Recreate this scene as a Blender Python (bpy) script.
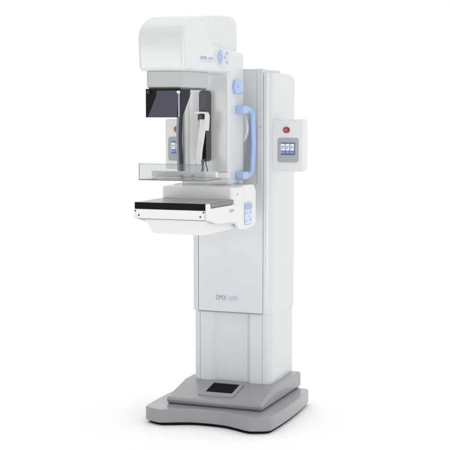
import bpy, bmesh, math
from math import radians as R, sin, cos, pi
from mathutils import Vector, Matrix

for o in list(bpy.data.objects): bpy.data.objects.remove(o)
S = bpy.context.scene
COL = S.collection

# ------------------------------------------------------------------ camera
cam = bpy.data.cameras.new("camera"); camo = bpy.data.objects.new("camera", cam); COL.objects.link(camo)
camo.location = (2.3623, -6.1358, 1.5878)
camo.rotation_euler = (pi/2 - .0921, 0, .3721)
cam.sensor_width = 36; cam.lens = 1271.98/450*36; cam.clip_end = 500
S.camera = camo

# ------------------------------------------------------------------ studio light: made-up world gradient, brighter behind and overhead, dimmer in front
W = bpy.data.worlds.new("World"); S.world = W; W.use_nodes = True
nt = W.node_tree; nt.nodes.clear()
def N(t, **k):
    n = nt.nodes.new(t)
    for a, b in k.items(): setattr(n, a, b)
    return n
out = N('ShaderNodeOutputWorld'); bg = N('ShaderNodeBackground'); nt.links.new(bg.outputs[0], out.inputs[0])
tc = N('ShaderNodeTexCoord'); sp = N('ShaderNodeSeparateXYZ'); nt.links.new(tc.outputs['Generated'], sp.inputs[0])
def maprange(src, a, b, c, d):
    m = N('ShaderNodeMapRange', interpolation_type='SMOOTHSTEP'); nt.links.new(src, m.inputs[0])
    for i, v in enumerate((a, b, c, d)): m.inputs[i+1].default_value = v
    return m.outputs[0]
BASE, BACK, SIDE, UP = .58, .50, .0, .80
back = maprange(sp.outputs[1], -.2, .6, BASE, BASE+BACK)
m2 = N('ShaderNodeMath', operation='ADD'); nt.links.new(back, m2.inputs[0])
nt.links.new(maprange(sp.outputs[0], 0.3, .9, 0.0, SIDE), m2.inputs[1])
m3 = N('ShaderNodeMath', operation='ADD'); nt.links.new(m2.outputs[0], m3.inputs[0])
nt.links.new(maprange(sp.outputs[2], .5, 1, 0.0, UP), m3.inputs[1])
bg.inputs[0].default_value = (.985, .992, 1, 1)
nt.links.new(m3.outputs[0], bg.inputs[1])

def area(name, loc, target, sx, sy, power, col=(1, 1, 1)):
    l = bpy.data.lights.new(name, 'AREA'); l.shape = 'RECTANGLE'; l.size = sx; l.size_y = sy; l.energy = power; l.color = col
    o = bpy.data.objects.new(name, l); COL.objects.link(o); o.location = loc
    o.rotation_euler = (Vector(target)-Vector(loc)).to_track_quat('-Z', 'Y').to_euler()
    return o
area('softbox_right', (4.6, -1.9, 1.5), (0, 0, 1.1), .5, 2.8, 7)
area('added_fill_front', (-2.2, -5.4, 1.35), (0, -.3, 1.2), 1.8, 2.4, 27)  # unseen fill added to brighten the front faces and inside of the arm
area('softbox_key', (3.9, -4.1, 1.45), (0, 0, 1.1), .6, 2.9, 52)

S.view_settings.view_transform = 'Standard'; S.view_settings.look = 'None'
S.view_settings.exposure = 0; S.view_settings.gamma = 1
S.render.engine = 'CYCLES'; S.cycles.sample_clamp_indirect = 3; S.cycles.caustics_reflective = False; S.cycles.caustics_refractive = False; S.cycles.transparent_max_bounces = 16

# ------------------------------------------------------------------ materials
def mat(name, col, rough=.4, spec=.5, noise=.02, scale=14, bump=0.0, bscale=600, coat=0, metal=0):
    m = bpy.data.materials.new(name); m.use_nodes = True
    t = m.node_tree; b = t.nodes['Principled BSDF']
    b.inputs['Roughness'].default_value = rough; b.inputs['Metallic'].default_value = metal
    b.inputs['Specular IOR Level'].default_value = spec
    if coat: b.inputs['Coat Weight'].default_value = coat; b.inputs['Coat Roughness'].default_value = .12
    tcn = t.nodes.new('ShaderNodeTexCoord')
    nz = t.nodes.new('ShaderNodeTexNoise'); nz.inputs['Scale'].default_value = scale; nz.inputs['Detail'].default_value = 5
    t.links.new(tcn.outputs['Object'], nz.inputs['Vector'])
    mx = t.nodes.new('ShaderNodeMix'); mx.data_type = 'RGBA'
    mx.inputs[6].default_value = tuple(c*(1-noise) for c in col)+(1,)
    mx.inputs[7].default_value = tuple(min(1, c*(1+noise)) for c in col)+(1,)
    t.links.new(nz.outputs['Fac'], mx.inputs[0]); t.links.new(mx.outputs[2], b.inputs['Base Color'])
    mr = t.nodes.new('ShaderNodeMapRange'); mr.inputs[3].default_value = rough*.88; mr.inputs[4].default_value = rough*1.12
    t.links.new(nz.outputs['Fac'], mr.inputs[0])
    if rough > .37: t.links.new(mr.outputs[0], b.inputs['Roughness'])
    if bump:
        n2 = t.nodes.new('ShaderNodeTexNoise'); n2.inputs['Scale'].default_value = bscale
        t.links.new(tcn.outputs['Object'], n2.inputs['Vector'])
        bp = t.nodes.new('ShaderNodeBump'); bp.inputs['Strength'].default_value = bump; bp.inputs['Distance'].default_value = .001
        t.links.new(n2.outputs['Fac'], bp.inputs['Height']); t.links.new(bp.outputs[0], b.inputs['Normal'])
    return m
def clear(name, tint, surf, fac, rough=.05):
    m = bpy.data.materials.new(name); m.use_nodes = True
    t = m.node_tree; t.nodes.clear()
    o = t.nodes.new('ShaderNodeOutputMaterial'); tr = t.nodes.new('ShaderNodeBsdfTransparent'); tr.inputs[0].default_value = tint+(1,)
    b = t.nodes.new('ShaderNodeBsdfPrincipled'); b.inputs['Base Color'].default_value = surf+(1,); b.inputs['Roughness'].default_value = rough
    mx = t.nodes.new('ShaderNodeMixShader'); mx.inputs[0].default_value = fac
    lw = t.nodes.new('ShaderNodeFresnel'); lw.inputs[0].default_value = 1.45
    ad = t.nodes.new('ShaderNodeMath'); ad.operation = 'ADD'; ad.use_clamp = True; ad.inputs[1].default_value = fac
    t.links.new(lw.outputs[0], ad.inputs[0]); t.links.new(ad.outputs[0], mx.inputs[0])
    t.links.new(tr.outputs[0], mx.inputs[1]); t.links.new(b.outputs[0], mx.inputs[2]); t.links.new(mx.outputs[0], o.inputs[0])
    return m
def emis(name, col, s=1):
    m = bpy.data.materials.new(name); m.use_nodes = True
    b = m.node_tree.nodes['Principled BSDF']; b.inputs['Base Color'].default_value = tuple(c*.3 for c in col)+(1,)
    b.inputs['Emission Color'].default_value = col+(1,); b.inputs['Emission Strength'].default_value = s
    b.inputs['Roughness'].default_value = .25
    return m
WHITE = mat('white_plastic', (.645, .657, .665), .26, coat=.55)
WHITE2 = mat('warm_white_plastic', (.73, .732, .73), .36, coat=.3)
PANEL = mat('cool_white_panel', (.65, .662, .672), .32, coat=.3)
GREYP = mat('grey_painted_base', (.275, .28, .29), .28, coat=.35, noise=.05)
COLL = mat('light_grey_plastic', (.42, .43, .43), .35, coat=.3)
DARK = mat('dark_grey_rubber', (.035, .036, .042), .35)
SLATE = mat('slate_plastic', (.045, .045, .056), .32)
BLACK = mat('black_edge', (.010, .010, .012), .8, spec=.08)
CARBON = mat('carbon_tabletop', (.27, .27, .275), .25)
RAIL = mat('grey_rail', (.19, .19, .19), .4)
BLUE = mat('light_blue_plastic', (.39, .51, .78), .28)
BLUE2 = mat('soft_blue_print', (.37, .44, .68), .45)
BLUEG = mat('grey_blue_grip', (.27, .30, .36), .3)
PALE = mat('pale_blue_print', (.60, .67, .84), .45)
INK = mat('blue_grey_ink', (.27, .35, .50), .5)
INKL = mat('pale_blue_grey_ink', (.42, .49, .62), .5)
SILVER = mat('brushed_silver', (.42, .42, .44), .3, metal=.6)
BEZEL = mat('grey_bezel', (.38, .40, .42), .4)
RED = mat('red_button', (.33, .05, .05), .15)
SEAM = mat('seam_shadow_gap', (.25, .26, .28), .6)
ACRYL = clear('clear_acrylic', (.965, .967, .97), (.6, .61, .62), .03, .05)
LIP = clear('acrylic_lip', (.87, .875, .88), (.6, .61, .62), .04, .05)
EDGE = clear('acrylic_edge', (.42, .43, .45), (.22, .22, .23), .45, .1)
SHIELD = clear('tinted_acrylic', (.31, .30, .35), (.05, .048, .062), .08, .12)
SHIELD2 = clear('tinted_side_acrylic', (.60, .59, .64), (.05, .048, .062), .12, .12)
FLOOR = mat('white_floor', (.95, .95, .95), .9, spec=.1, noise=.0)
SCR_D = emis('screen_navy', (.06, .09, .24), .7)
SCR_B = emis('screen_blue', (.22, .30, .62), .6)
SCR_W = emis('screen_white', (.80, .84, .90), .62)
SCR_G = emis('screen_grey', (.35, .30, .40), .4)

# ------------------------------------------------------------------ helpers
def link(name, bm, m, parent, bevel=0, seg=3, angle=32, label=None):
    bmesh.ops.recalc_face_normals(bm, faces=bm.faces)
    me = bpy.data.meshes.new(name); bm.to_mesh(me); bm.free()
    for p in me.polygons: p.use_smooth = True
    me.set_sharp_from_angle(angle=R(angle))
    o = bpy.data.objects.new(name, me); COL.objects.link(o)
    if m: me.materials.append(m)
    if parent: o.parent = parent
    if bevel:
        b = o.modifiers.new('bevel', 'BEVEL'); b.width = bevel; b.segments = seg; b.limit_method = 'ANGLE'; b.angle_limit = R(angle)
        b.harden_normals = True; b.miter_outer = 'MITER_ARC' if False else 'MITER_SHARP'
    if label: o['label'] = label
    return o
def fillet(pts, r, n=6):
    out = []; k = len(pts)
    for i in range(k):
        rr = r[i] if isinstance(r, (list, tuple)) else r
        p = Vector(pts[i]); a = Vector(pts[i-1]); b = Vector(pts[(i+1) % k])
        if not rr: out.append(tuple(p)); continue
        u = (a-p); v = (b-p); la, lb = u.length, v.length; u.normalize(); v.normalize()
        ang = u.angle(v)
        t = min(rr/math.tan(ang/2), la*.48, lb*.48)
        q0 = p+u*t; q1 = p+v*t
        for j in range(n+1):
            s = j/n
            out.append(tuple(q0*(1-s)**2 + p*2*s*(1-s) + q1*s*s))
    return out
def prism(bm, poly, axis, a, b):
    """poly in the two remaining axes (in xyz order)"""
    def P(q, h):
        l = list(q); l.insert(axis, h); return l
    lo = [bm.verts.new(P(q, a)) for q in poly]; hi = [bm.verts.new(P(q, b)) for q in poly]
    bm.faces.new(lo); bm.faces.new(hi)
    for i in range(len(poly)):
        j = (i+1) % len(poly); bm.faces.new((lo[i], lo[j], hi[j], hi[i]))
    return bm
def box(bm, x0, x1, y0, y1, z0, z1):
    return prism(bm, [(x0, y0), (x1, y0), (x1, y1), (x0, y1)], 2, z0, z1)
def NB(): return bmesh.new()
def rrect(cx, cy, w, h, r, n=6):
    return fillet([(cx-w/2, cy-h/2), (cx+w/2, cy-h/2), (cx+w/2, cy+h/2), (cx-w/2, cy+h/2)], r, n)
def ellipse(cx, cy, a, b, n=40): return [(cx+a*cos(2*pi*i/n), cy+b*sin(2*pi*i/n)) for i in range(n)]
def smooth_path(pts, n=8):
    pts = [Vector(p) for p in pts]; out = []
    for i in range(len(pts)-1):
        p0 = pts[max(i-1, 0)]; p1 = pts[i]; p2 = pts[i+1]; p3 = pts[min(i+2, len(pts)-1)]
        for j in range(n):
            t = j/n
            out.append(.5*((2*p1)+(p2-p0)*t+(2*p0-5*p1+4*p2-p3)*t*t+(3*p1-p0-3*p2+p3)*t**3))
    out.append(pts[-1]); return out
def tube(bm, pts, r, seg=16, rx=None, up=(1, 0, 0)):
    """sweep an ellipse (r across, rx along 'up') along pts"""
    rx = rx or r; rings = []
    for i, p in enumerate(pts):
        d = (pts[min(i+1, len(pts)-1)]-pts[max(i-1, 0)]).normalized()
        u = Vector(up); u = (u-d*u.dot(d)).normalized(); v = d.cross(u)
        rings.append([bm.verts.new(p+u*rx*cos(2*pi*k/seg)+v*r*sin(2*pi*k/seg)) for k in range(seg)])
    for a, b in zip(rings, rings[1:]):
        for k in range(seg):
            bm.faces.new((a[k], a[(k+1) % seg], b[(k+1) % seg], b[k]))
    bm.faces.new(rings[0]); bm.faces.new(rings[-1]); return bm
def text(name, body, loc, rot, size, m, parent, sx=1.0, ext=.0006, offset=0, shear=0):
    c = bpy.data.curves.new(name, 'FONT'); c.body = body; c.size = size; c.extrude = ext; c.align_x = 'LEFT'; c.offset = offset; c.shear = shear
    tmp = bpy.data.objects.new(name+'_curve', c); COL.objects.link(tmp)
    dg = bpy.context.evaluated_depsgraph_get(); me = bpy.data.meshes.new_from_object(tmp.evaluated_get(dg))
    bpy.data.objects.remove(tmp)
    M = Matrix.Translation(loc) @ rot.to_4x4() @ Matrix.Diagonal((sx, 1, 1, 1))
    me.transform(M); me.materials.clear(); me.materials.append(m)
    o = bpy.data.objects.new(name, me); COL.objects.link(o); o.parent = parent; return o
def xe(o, k): return max(v.co[k] for v in o.data.vertices)
FRONT = Matrix(((1, 0, 0), (0, 0, -1), (0, 1, 0)))          # text on a -Y face
SIDE = Matrix(((0, 0, 1), (1, 0, 0), (0, 1, 0)))            # text on a +X face

# ------------------------------------------------------------------ setting
FZ = -.014; bm = NB(); s = 60
bm.faces.new([bm.verts.new(v) for v in ((-s, -s, FZ), (s, -s, FZ), (s, s, FZ), (-s, s, FZ))])
fl = link('floor', bm, FLOOR, None); fl['kind'] = 'structure'

root = bpy.data.objects.new('mammography_machine', None); COL.objects.link(root)
root['label'] = 'tall white mammography machine with light blue handle and grey base, alone on white floor'
root['category'] = 'medical machine'

# ------------------------------------------------------------------ base
half = [(.0, -.312), (.05, -.314), (.10, -.323), (.155, -.345), (.20, -.367), (.232, -.379), (.252, -.381),
        (.300, -.362), (.330, -.342), (.342, -.312), (.349, -.18), (.350, -.03), (.345, .12), (.334, .26), (.326, .32), (.312, .345), (.285, .352)]
pl = smooth_path([(x, y, 0) for x, y in half], 3)
pts = [(p.x, p.y) for p in pl]
poly = pts+[(-x, y) for x, y in reversed(pts[1:])]
bm = NB(); prism(bm, poly, 2, .001, .070)
base = link('base_plate', bm, GREYP, root, .007, 3, 50)
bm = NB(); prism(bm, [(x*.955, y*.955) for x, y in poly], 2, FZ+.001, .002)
link('contact_shadow_skirt', bm, BLACK, base)  # black skirt stands in for the contact shadow under the base

bm = NB(); prism(bm, [(-.243, .070), (-.252, .105), (-.004, .155), (.392, .155), (.392, .070)], 0, -.262, .262)
cover = link('base_cover', bm, GREYP, root, .016, 5)
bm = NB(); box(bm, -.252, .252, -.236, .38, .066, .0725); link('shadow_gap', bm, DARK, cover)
# foot recess on the slope
sl = (.155-.105)/.248
def zs(y): return .105+(y+.252)*sl
def slab(bm, poly, h0, h1):
    lo = [bm.verts.new((x, y, zs(y)+h0)) for x, y in poly]; hi = [bm.verts.new((x, y, zs(y)+h1)) for x, y in poly]
    bm.faces.new(lo); bm.faces.new(hi)
    for i in range(len(poly)):
        j = (i+1) % len(poly); bm.faces.new((lo[i], lo[j], hi[j], hi[i]))
def ring(bm, outer, inner, h0, h1, f):
    n = len(outer); V = [[bm.verts.new(f(p, h)) for p in l] for l, h in ((outer, h0), (outer, h1), (inner, h1), (inner, h0))]
    for a in range(3):
        for i in range(n):
            j = (i+1) % n; bm.faces.new((V[a][i], V[a][j], V[a+1][j], V[a+1][i]))
bm = NB()
o1 = rrect(-.010, -.108, .196, .180, .02, 4); i1 = rrect(-.006, -.098, .146, .122, .006, 4)
ring(bm, o1, i1, -.002, .007, lambda p, h: (p[0], p[1], zs(p[1])+h))
rim = link('recess_rim', bm, GREYP, cover, .002, 2)
bm = NB(); slab(bm, rrect(-.006, -.098, .150, .126, .006, 4), -.001, .0012); link('recess_well', bm, BLACK, cover)

# ------------------------------------------------------------------ lower (fixed) column
def column_section(w, yf, yb, rc, notch=True):
    g = .0018
    p = [(-w, yb), (-w, yf+rc)]
    for j in range(1, 8):
        a = pi/2*j/8; p.append((-w+rc*(1-cos(a)), yf+rc*(1-sin(a))))
    p.append((-w+rc, yf))
    p += [(-.175, yf), (-.1735, yf+.004), (-.172, yf), (-.107, yf), (-.082, yf+.022), (.084, yf+.022), (.107, yf), (.172, yf), (.1735, yf+.004), (.175, yf)]
    w2 = w+.007; p.append((w2-rc, yf))
    for j in range(7, 0, -1):
        a = pi/2*j/8; p.append((w2-rc*(1-cos(a)), yf+rc*(1-sin(a))))
    p += [(w2, yf+rc), (w2, .215), (w2-.004, .222), (w2-.004, yb)]
    return p
bm = NB(); prism(bm, column_section(.213, .003, .368, .036), 2, .150, .60)
lc = link('lower_column', bm, PANEL, root, 0, 3, 20)

# ------------------------------------------------------------------ moving column: front panel + rounded side covers + core
bm = NB(); box(bm, -.179, .179, -.009, .05, .523, 1.784)
fp = link('column_front_panel', bm, PANEL, root, .004, 2)
bm = NB(); box(bm, -.176, .176, -.0105, -.008, .521, .526); link('bottom_lip', bm, SEAM, fp)
for s_ in (-1, 1):
    bm = NB()
    prism(bm, [(s_*.148, -.013), (s_*.177, -.013), (s_*.177, -.008), (s_*.148, -.008)], 2, 1.2, 1.487)
    link('guide_rail', bm, WHITE, fp, .0015, 2); bm = NB()
    prism(bm, [(s_*.148, -.013), (s_*.177, -.013), (s_*.177, -.008), (s_*.148, -.008)], 2, 1.491, 1.778)
    link('guide_rail', bm, WHITE, fp, .0015, 2)
bm = NB(); box(bm, -.1805, .1805, .045, .26, .60, 1.782)
link('column_core', bm, PANEL, root, .006, 3)
for s_ in (-1, 1):
    w = .2216; r = .040
    p = [(.181, -.007)]
    for j in range(0, 11):
        a = pi/2*j/10; p.append((w-r+r*sin(a), -.007+r-r*cos(a)))
    p += [(w, .372), (w-.012, .384), (.19, .384), (.181, .372)]
    p = [(s_*x, y) for x, y in p]
    bm = NB(); prism(bm, p, 2, .525, 1.764)
    # slope the rear top corner down, as on the photo
    for yc in (.20, .25, .29, .32, .345):
        bmesh.ops.bisect_plane(bm, geom=bm.verts[:]+bm.edges[:]+bm.faces[:], plane_co=(0, yc, 0), plane_no=(0, 1, 0))
    for v in bm.verts:
        if v.co.z > 1.7 and v.co.y > .2: v.co.z -= .020*((v.co.y-.2)/.172)**2.2
        if v.co.z < .6 and v.co.y > .34: v.co.z -= .004
    link('column_side_cover', bm, WHITE, root, .009, 4, 40)
bm = NB(); box(bm, -.19, .19, .26, .366, .56, 1.752)
link('column_rear_panel', bm, PANEL, root, .004, 2)
lt = text('model_lettering', 'DMX', (-.080, -.0096, .5875), FRONT, .036, INK, fp, .74)
text('model_lettering', '-600', (xe(lt, 0)+.004, -.0096, .5875), FRONT, .036, INKL, fp, .90)
bm = NB(); box(bm, -.079, .052, -.0100, -.0088, .5805, .5820); link('lettering_underline', bm, PALE, fp)

# ------------------------------------------------------------------ rotating hub between column and arm
bm = NB(); prism(bm, ellipse(0, 1.49, .122, .122, 64), 1, -.075, -.007)
hub = link('rotation_hub', bm, WHITE, root, .006, 3)
bm = NB(); prism(bm, ellipse(0, 1.49, .095, .095, 64), 1, -.112, -.07); link('hub_boss', bm, SEAM, hub)

# ------------------------------------------------------------------ C arm with the head
prof = [(-.856, 1.752), (-.868, 1.905), (-.850, 1.945), (-.800, 1.981), (-.735, 2.003), (-.685, 2.003), (-.622, 1.974),
        (-.558, 1.924), (-.520, 1.897), (-.485, 1.884), (-.431, 1.879), (-.092, 1.862),
        (-.092, 1.198), (-.298, 1.198), (-.298, 1.752)]
pp = []
sm = smooth_path([(0,)+q for q in prof[1:11]], 4)
pp = [prof[0]]+[(q.y, q.z) for q in sm]+prof[11:]
bm = NB(); prism(bm, pp, 0, -.121, .108)
# the arm below the head is slightly wider to the left
arm = link('c_arm', bm, WHITE, root, .019, 6, 40); arm.modifiers['bevel'].use_clamp_overlap = False
bm = NB(); prism(bm, fillet([(-.150, -.295), (-.104, -.2965), (-.104, -.105), (-.150, -.105)], .01, 4), 2, 1.205, 1.74)
link('arm_side_rail', bm, WHITE, arm, .004, 2)
# rounded rear tube housing, sitting inside the arm shell
hp = [(-.80, 1.80), (-.80, 1.955), (-.745, 1.982), (-.66, 2.004), (-.45, 2.026), (-.26, 2.036), (-.19, 2.034), (-.150, 2.020), (-.133, 1.990), (-.131, 1.80)]
sm = smooth_path([(0,)+q for q in hp[2:9]], 4)
hp2 = hp[:2]+[(q.y, q.z) for q in sm]+hp[9:]
bm = NB(); prism(bm, hp2, 0, -.100, .086)
th = link('tube_housing', bm, WHITE, root, .013, 5, 40)
bm = NB()
def strip(pts, x0, x1, wdt):
    for a, b in zip(pts, pts[1:]):
        a = Vector(a); b = Vector(b); d = (b-a).normalized(); n = Vector((-d.y, d.x))*wdt
        prism(bm, [tuple(a-d*.001), tuple(b+d*.001), tuple(b+n), tuple(a+n)], 0, x0, x1)
# collimator
bm = NB(); box(bm, -.086, .090, -.846, -.528, 1.677, 1.755)
coll = link('collimator', bm, COLL, root, .008, 4)
bm = NB(); box(bm, -.078, .082, -.838, -.54, 1.670, 1.678); link('filter_slot', bm, DARK, coll)
# face shield: tinted front and two shaped side plates
def plate(p, x0, x1, m, parent, name='side_plate'):
    bm = NB(); prism(bm, p, 0, x0, x1); return link(name, bm, m, parent, .0008, 1)
bm = NB(); box(bm, -.0875, .0775, -.850, -.8465, 1.543, 1.672)
sh = link('face_shield', bm, SHIELD, root, 0)
sp_ = fillet([(-.8460, 1.5435), (-.812, 1.5435), (-.716, 1.645), (-.716, 1.670), (-.8460, 1.670)], [0, .03, .03, .01, 0], 5)
plate(sp_, .0745, .0775, SHIELD2, sh)
plate([(y if y < -.84 else y-.022, z) for y, z in sp_], -.0875, -.0845, BLACK, sh)
bm = NB(); box(bm, -.084, .074, -.846, -.835, 1.664, 1.6705); link('shield_rail', bm, BLACK, sh, .001, 1)
bm = NB(); tube(bm, [Vector((.0790, -.856, 1.545)), Vector((.0790, -.856, 1.66))], .0032, 12); link('shield_rod', bm, SILVER, sh)
for x in (.0780, -.070):
    bm = NB(); prism(bm, ellipse(x, 1.657, .0062, .0070, 20), 1, -.868, -.850); link('shield_knob', bm, WHITE if x > 0 else DARK, sh, .003, 3)

# control pad on the arm (oval, petals round a centre)
X = .108
bm = NB(); prism(bm, ellipse(-.398, 1.827, .100, .047, 56), 0, X-.004, X+.0035)
pad = link('control_pad', bm, WHITE, root, .002, 2)
bm = NB(); prism(bm, ellipse(-.394, 1.827, .092, .0435, 56), 0, X+.0030, X+.0042); link('pad_face', bm, PANEL, pad)
def sector(c, a, b, r0, r1, t0, t1, n=8):
    ts = [t0+(t1-t0)*i/n for i in range(n+1)]
    return [(c[0]+a*r0*cos(t), c[1]+b*r0*sin(t)) for t in ts]+[(c[0]+a*r1*cos(t), c[1]+b*r1*sin(t)) for t in reversed(ts)]
for k in range(8):
    t = k*pi/4; m_ = BLUE2 if k in (3, 4, 5) else (INKL if k % 2 else PALE)
    r0, w_ = (.50, .20) if k not in (3, 4, 5) else (.22, .36)
    bm = NB(); prism(bm, sector((-.392, 1.827), .088, .0415, r0, .95, t-w_, t+w_), 0, X+.0040, X+.0056); link('pad_button', bm, m_, pad, .0006, 1)
bm = NB(); prism(bm, ellipse(-.375, 1.827, .016, .008, 20), 0, X+.0040, X+.0056); link('pad_button', bm, INKL, pad)
ht = text('head_lettering', 'DMX', (X+.0004, -.676, 1.810), SIDE, .022, INK, arm, 1.75)
text('head_lettering', '-600', (X+.0004, xe(ht, 1)+.004, 1.810), SIDE, .022, INKL, arm, 1.75)
bm = NB()
for k in range(11): box(bm, X-.001, X+.0005, -.676+k*.0155, -.676+k*.0155+.0115, 1.8010, 1.8032)
link('head_caption_line', bm, BLUE2, arm)
# blue knob pad
bm = NB(); prism(bm, fillet([(-.258, 1.678), (-.243, 1.655), (-.150, 1.655), (-.135, 1.678), (-.135, 1.700), (-.150, 1.723), (-.243, 1.723), (-.258, 1.700)], .012, 4), 0, X-.003, X+.016)
kn = link('rotation_knob', bm, BLUE, root, .006, 4)
bm = NB(); prism(bm, ellipse(-.222, 1.690, .011, .0045, 16), 0, X+.0155, X+.0168); link('knob_mark', bm, INK, kn)
bm = NB(); prism(bm, rrect(-.178, 1.690, .012, .045, .004), 0, X+.0155, X+.018); link('knob_ridge', bm, PALE, kn, .001, 2)

# ------------------------------------------------------------------ handles
def handle(pth, m, name='handle', r=.017, rx=.017):
    bm = NB(); tube(bm, smooth_path(pth, 8), r, 20, rx); return link(name, bm, m, root, 0, 3, 60)
hx = .137
hd = handle([(hx-.004, -.190, 1.577), (hx, -.150, 1.578), (hx, -.100, 1.577), (hx, -.062, 1.560), (hx, -.050, 1.52), (hx, -.040, 1.43), (hx, -.042, 1.38), (hx, -.054, 1.30),
             (hx, -.066, 1.262), (hx, -.105, 1.249), (hx, -.150, 1.249), (hx-.004, -.190, 1.249)], BLUE, r=.0155, rx=.0145)
for z in (1.577, 1.249):
    bm = NB(); prism(bm, rrect(-.178, z, .075, .040, .012), 0, .106, .152); link('handle_mount', bm, BLUE, hd, .007, 4)
lx = -.158
hl = handle([(lx+.03, -.292, 1.615), (lx+.006, -.298, 1.612), (lx, -.302, 1.59), (lx-.003, -.307, 1.50), (lx-.004, -.309, 1.42), (lx-.002, -.306, 1.33), (lx, -.302, 1.265), (lx+.008, -.298, 1.25), (lx+.03, -.292, 1.25)], BLUEG, r=.012, rx=.0095)
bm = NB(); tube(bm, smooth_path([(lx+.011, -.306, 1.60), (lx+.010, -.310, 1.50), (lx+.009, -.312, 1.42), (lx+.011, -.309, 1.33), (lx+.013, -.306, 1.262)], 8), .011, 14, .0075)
link('handle_dark_strip', bm, DARK, hl, 0, 3, 60)  # dark strip along one side of the left handle

# ------------------------------------------------------------------ compression guide, arm and paddle
bm = NB(); prism(bm, fillet([(-.034, 1.322), (.012, 1.322), (.012, 1.672), (-.034, 1.672)], .023, 8), 1, -.352, -.296)
pill = link('compression_guide', bm, SLATE, root, .006, 3)
bm = NB(); prism(bm, fillet([(-.026, 1.335), (.004, 1.335), (.004, 1.50), (-.026, 1.50)], .012, 6), 1, -.3535, -.350); link('guide_bellows', bm, BLACK, pill)
# white bracket: a cranked piece at the top, a curved arm sweeping down
bm = NB()
prism(bm, fillet([(-.040, 1.558), (.018, 1.558), (.016, 1.537), (.015, 1.475), (.025, 1.475), (.030, 1.547), (.022, 1.567), (-.038, 1.569)], [.004, .01, .0, .004, .004, .018, .012, .004], 5), 1, -.40, -.36)
br = link('compression_bracket', bm, WHITE2, root, .003, 3)
bm = NB(); box(bm, -.026, .000, -.385, -.352, 1.525, 1.555); link('bracket_clamp', bm, DARK, br, .003, 2)
path = smooth_path([(.002, -.385, 1.530), (.003, -.392, 1.49), (-.003, -.398, 1.43), (-.008, -.405, 1.38), (-.008, -.412, 1.335), (.004, -.44, 1.302), (.028, -.52, 1.278), (.040, -.60, 1.270)], 6)
bm = NB(); rings = []
for i, p in enumerate(path):
    t = i/(len(path)-1); w = .0155-.003*t
    d = (path[min(i+1, len(path)-1)]-path[max(i-1, 0)]).normalized(); n = Vector((1, 0, 0)).cross(d).normalized()
    rings.append([bm.verts.new(p+Vector((sx*w, 0, 0))+n*sy*.010) for sx, sy in ((-1, -1), (1, -1), (1, 1), (-1, 1))])
for a, b in zip(rings, rings[1:]):
    for k in range(4): bm.faces.new((a[k], a[(k+1) % 4], b[(k+1) % 4], b[k]))
bm.faces.new(rings[0]); bm.faces.new(rings[-1])
link('compression_arm', bm, WHITE2, root, .004, 3)
# paddle : clear tray, tall front lip, low side lips, white mounting bar at the rear
px0, px1, pyf, pyb, pz = -.147, .182, -.800, -.600, 1.254
bm = NB(); box(bm, px0, px1, pyf, pyb, pz, pz+.004)
pad2 = link('compression_paddle', bm, ACRYL, root)
bm = NB(); box(bm, px0, px1, pyf, pyf+.003, pz+.0045, pz+.076); link('paddle_lip', bm, LIP, pad2)
def side_lip(x):
    bm = NB(); prism(bm, [(pyf+.0035, pz+.0045), (pyb, pz+.0045), (pyb, pz+.014), (pyf+.03, pz+.016), (pyf+.0035, pz+.03)], 0, x-.0015, x+.0015); link('paddle_lip', bm, ACRYL, pad2)
bm = NB()
box(bm, px0-.0005, px1+.0005, pyf-.001, pyf+.0005, pz-.0005, pz+.0035)
box(bm, px1-.003, px1+.001, pyf, pyb, pz-.0005, pz+.0035)
box(bm, px0-.0008, px0+.0012, pyf-.001, pyf+.0012, pz, pz+.076)
box(bm, px0-.0005, px1+.0005, pyf-.001, pyf+.001, pz+.0745, pz+.0762)
link('paddle_edge', bm, EDGE, pad2)
bm = NB(); box(bm, -.166, .166, -.622, -.597, pz+.006, pz+.034)
bar = link('paddle_mounting_bar', bm, WHITE2, root, .004, 3)
for x in (-.01, .05):
    bm = NB(); prism(bm, ellipse(x, pz+.012, .009, .006, 16), 1, -.628, -.620); link('bar_screw', bm, BEZEL, bar)
bm = NB()
tube(bm, [Vector((.022, -.40, 1.325)), Vector((.085, -.52, 1.272))], .003, 8)
tube(bm, [Vector((.012, -.40, 1.325)), Vector((.012, -.48, 1.27))], .003, 8)
box(bm, -.02, .014, -.42, -.40, 1.27, 1.335)
link('paddle_strut', bm, EDGE, pad2)
bm = NB(); box(bm, .05, .112, -.335, -.297, 1.243, 1.270)
lk = link('paddle_latch', bm, WHITE2, root, .003, 3)
bm = NB(); box(bm, .047, .0505, -.332, -.300, 1.245, 1.268); link('latch_face', bm, BEZEL, lk)

# ------------------------------------------------------------------ object table (bucky)
bm = NB(); box(bm, -.180, .178, -.776, -.34, 1.117, 1.1485)
top = link('table_top', bm, CARBON, root, .0015, 2)
bm = NB(); box(bm, -.1812, .1755, -.7785, -.7755, 1.1175, 1.1490); link('front_edge', bm, BLACK, top, .0008, 1)
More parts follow.
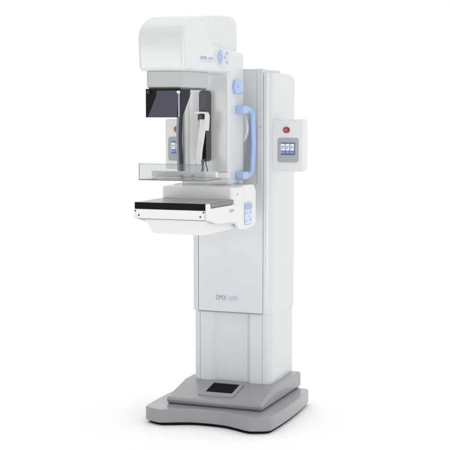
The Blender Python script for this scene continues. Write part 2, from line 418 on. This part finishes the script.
# body with side cheeks
body_prof = [(-.782, 1.118), (-.782, 1.078), (-.777, 1.0735), (-.30, 1.062), (-.30, 1.118)]
bm = NB(); prism(bm, body_prof, 0, -.179, .176)
tb = link('table_body', bm, WHITE2, root, .004, 3)
bottom = smooth_path([(0, -.786, 1.072), (0, -.73, 1.062), (0, -.672, 1.050), (0, -.62, 1.045), (0, -.504, 1.042), (0, -.445, 1.038), (0, -.410, 1.018), (0, -.372, .998), (0, -.33, .992), (0, -.27, .991), (0, -.180, .997)], 4)
ch = [(-.789, 1.1505), (-.789, 1.078)]+[(q.y, q.z) for q in bottom]+[(-.160, 1.001), (-.150, 1.015), (-.150, 1.170), (-.168, 1.196), (-.205, 1.208), (-.32, 1.210),
      (-.325, 1.122), (-.755, 1.1265), (-.762, 1.1505)]
chl = [(-.782, 1.115)]+ch[1:-3]+[(-.325, 1.115)]
for s_ in (-1, 1):
    bm = NB(); prism(bm, ch if s_ > 0 else chl, 0, *((.178, .193) if s_ > 0 else (-.1815, -.1705)))
    ck = link('side_cheek', bm, WHITE2, tb, .005, 3, 38)
    if s_ > 0:
        for (y, z) in ((-.49, 1.098),):
            bm = NB(); prism(bm, ellipse(y, z, .034, .008, 24), 0, .1925, .1942); link('cheek_badge', bm, COLL, tb)
bm = NB(); box(bm, .1775, .184, -.752, -.335, 1.1275, 1.146); link('side_rail', bm, RAIL, top, .001, 1)
# carriage block behind the table top
bm = NB(); prism(bm, fillet([(-.192, -.455), (.176, -.455), (.190, -.43), (.190, -.150), (-.192, -.150)], [.03, .015, .02, .02, .02], 5), 2, 1.03, 1.206)
cb = link('table_carriage', bm, WHITE2, root, .011, 5, 40)
bm = NB(); prism(bm, ellipse(-.405, 1.170, .009, .0045, 14), 0, .1895, .1915); link('carriage_screw', bm, BEZEL, cb)
bm = NB(); box(bm, -.10, .10, -.20, -.005, 1.03, 1.17); link('carriage_arm', bm, PANEL, cb, .01, 3)
bm = NB(); box(bm, -.115, .104, -.290, -.108, 1.196, 1.212); link('arm_pivot', bm, SEAM, cb, .002, 2)
# lower tray
tp2 = fillet([(-.157, 1.071), (-.130, 1.066), (-.103, 1.0035), (.169, 1.001), (.169, 1.071)], [0, .022, .022, .014, 0], 5)
bm = NB(); lo = [bm.verts.new((x, -.763+(1.072-z)*.22, z)) for x, z in tp2]; hi = [bm.verts.new((x*.96, -.335, z-.004 if z < 1.06 else z)) for x, z in tp2]
bm.faces.new(lo); bm.faces.new(hi)
for i in range(len(tp2)):
    j = (i+1) % len(tp2); bm.faces.new((lo[i], lo[j], hi[j], hi[i]))
bg2 = NB(); box(bg2, -.165, .174, -.770, -.36, 1.0700, 1.0745); link('tray_shadow_strip', bg2, SEAM, tb)  # grey strip draws in the shadow line between body and tray
tr = link('lower_tray', bm, WHITE2, root, .004, 3, 45)
for x, z in ((-.176, 1.109), (-.158, 1.089), (.152, 1.089), (.168, 1.110)):
    bm = NB(); prism(bm, ellipse(x, z, .0038, .0042, 14), 1, -.7840, -.7810); link('body_screw', bm, DARK, tb)
# control pad on the cheek
Xc = .193
bm = NB(); prism(bm, rrect(-.266, 1.068, .112, .112, .03, 6), 0, Xc-.002, Xc+.0022)
cp = link('table_control_pad', bm, COLL, root, .001, 2)
bm = NB(); prism(bm, rrect(-.266, 1.068, .104, .106, .028, 6), 0, Xc+.0018, Xc+.0030); link('pad_face', bm, PALE, cp)
bm = NB(); prism(bm, rrect(-.266, 1.1015, .100, .028, .006, 3), 0, Xc+.0028, Xc+.0040); link('pad_screen', bm, BLUE2, cp)
for yy, zz, a in ((-.297, 1.073, .5), (-.240, 1.073, -.5), (-.297, 1.035, -.5), (-.240, 1.035, .5), (-.268, 1.054, 0)):
    w_, h_ = (.026, .011) if a else (.014, .007)
    p = [(yy+(x*cos(a*.6)-z*sin(a*.6)*1.2), zz+(x*sin(a*.6)*.5+z*cos(a*.6))) for x, z in rrect(0, 0, w_, h_, .003, 3)]
    bm = NB(); prism(bm, p, 0, Xc+.0028, Xc+.0040); link('pad_button', bm, INKL, cp)

# ------------------------------------------------------------------ side displays on the column
def display(s_):
    x0, x1 = (.195, .386) if s_ > 0 else (-.386, -.195)
    bm = NB(); prism(bm, rrect((x0+x1)/2, 1.396, x1-x0, .268, .018, 6), 1, .030, .098)
    d = link('control_display', bm, WHITE2, root, .012, 5, 40)
    c = .3015 if s_ > 0 else -.309; cb_ = .292 if s_ > 0 else -.315
    bm = NB(); prism(bm, rrect(c, 1.3715, .113, .125, .016, 6), 1, .0265, .032); bz = link('display_bezel', bm, BEZEL, d, .002, 2)
    bm = NB(); prism(bm, [(c-.042, 1.347), (c+.038, 1.347), (c+.038, 1.410), (c-.042, 1.410)], 1, .0255, .0275)
    link('screen', bm, SCR_D, d)
    bw, bb, bg_ = NB(), NB(), NB()
    for k in range(3):
        xa = c-.0365+k*.0245; xb = xa+.0205
        box(bw, xa, xb, .0246, .0256, 1.369, 1.4035)
        box(bb, xa, xb, .0246, .0256, 1.3545, 1.3655)
        box(bg_, xa+.003, xb-.004, .0240, .0247, 1.386, 1.391)
        box(bg_, xa+.004, xa+.010, .0240, .0247, 1.378, 1.383)
    box(bw, c-.0405, c-.0385, .0246, .0256, 1.349, 1.408)
    link('screen_tiles', bw, SCR_W, d); link('screen_buttons', bb, SCR_B, d); link('screen_readouts', bg_, SCR_G, d)
    bm = NB(); prism(bm, ellipse(cb_, 1.474, .0185, .0165, 28), 1, .0275, .031); link('button_collar', bm, RED, d, .001, 2)
    bm = NB(); prism(bm, ellipse(cb_, 1.474, .0135, .0125, 28), 1, .014, .029); link('stop_button', bm, RED, d, .005, 4)
display(1); display(-1)
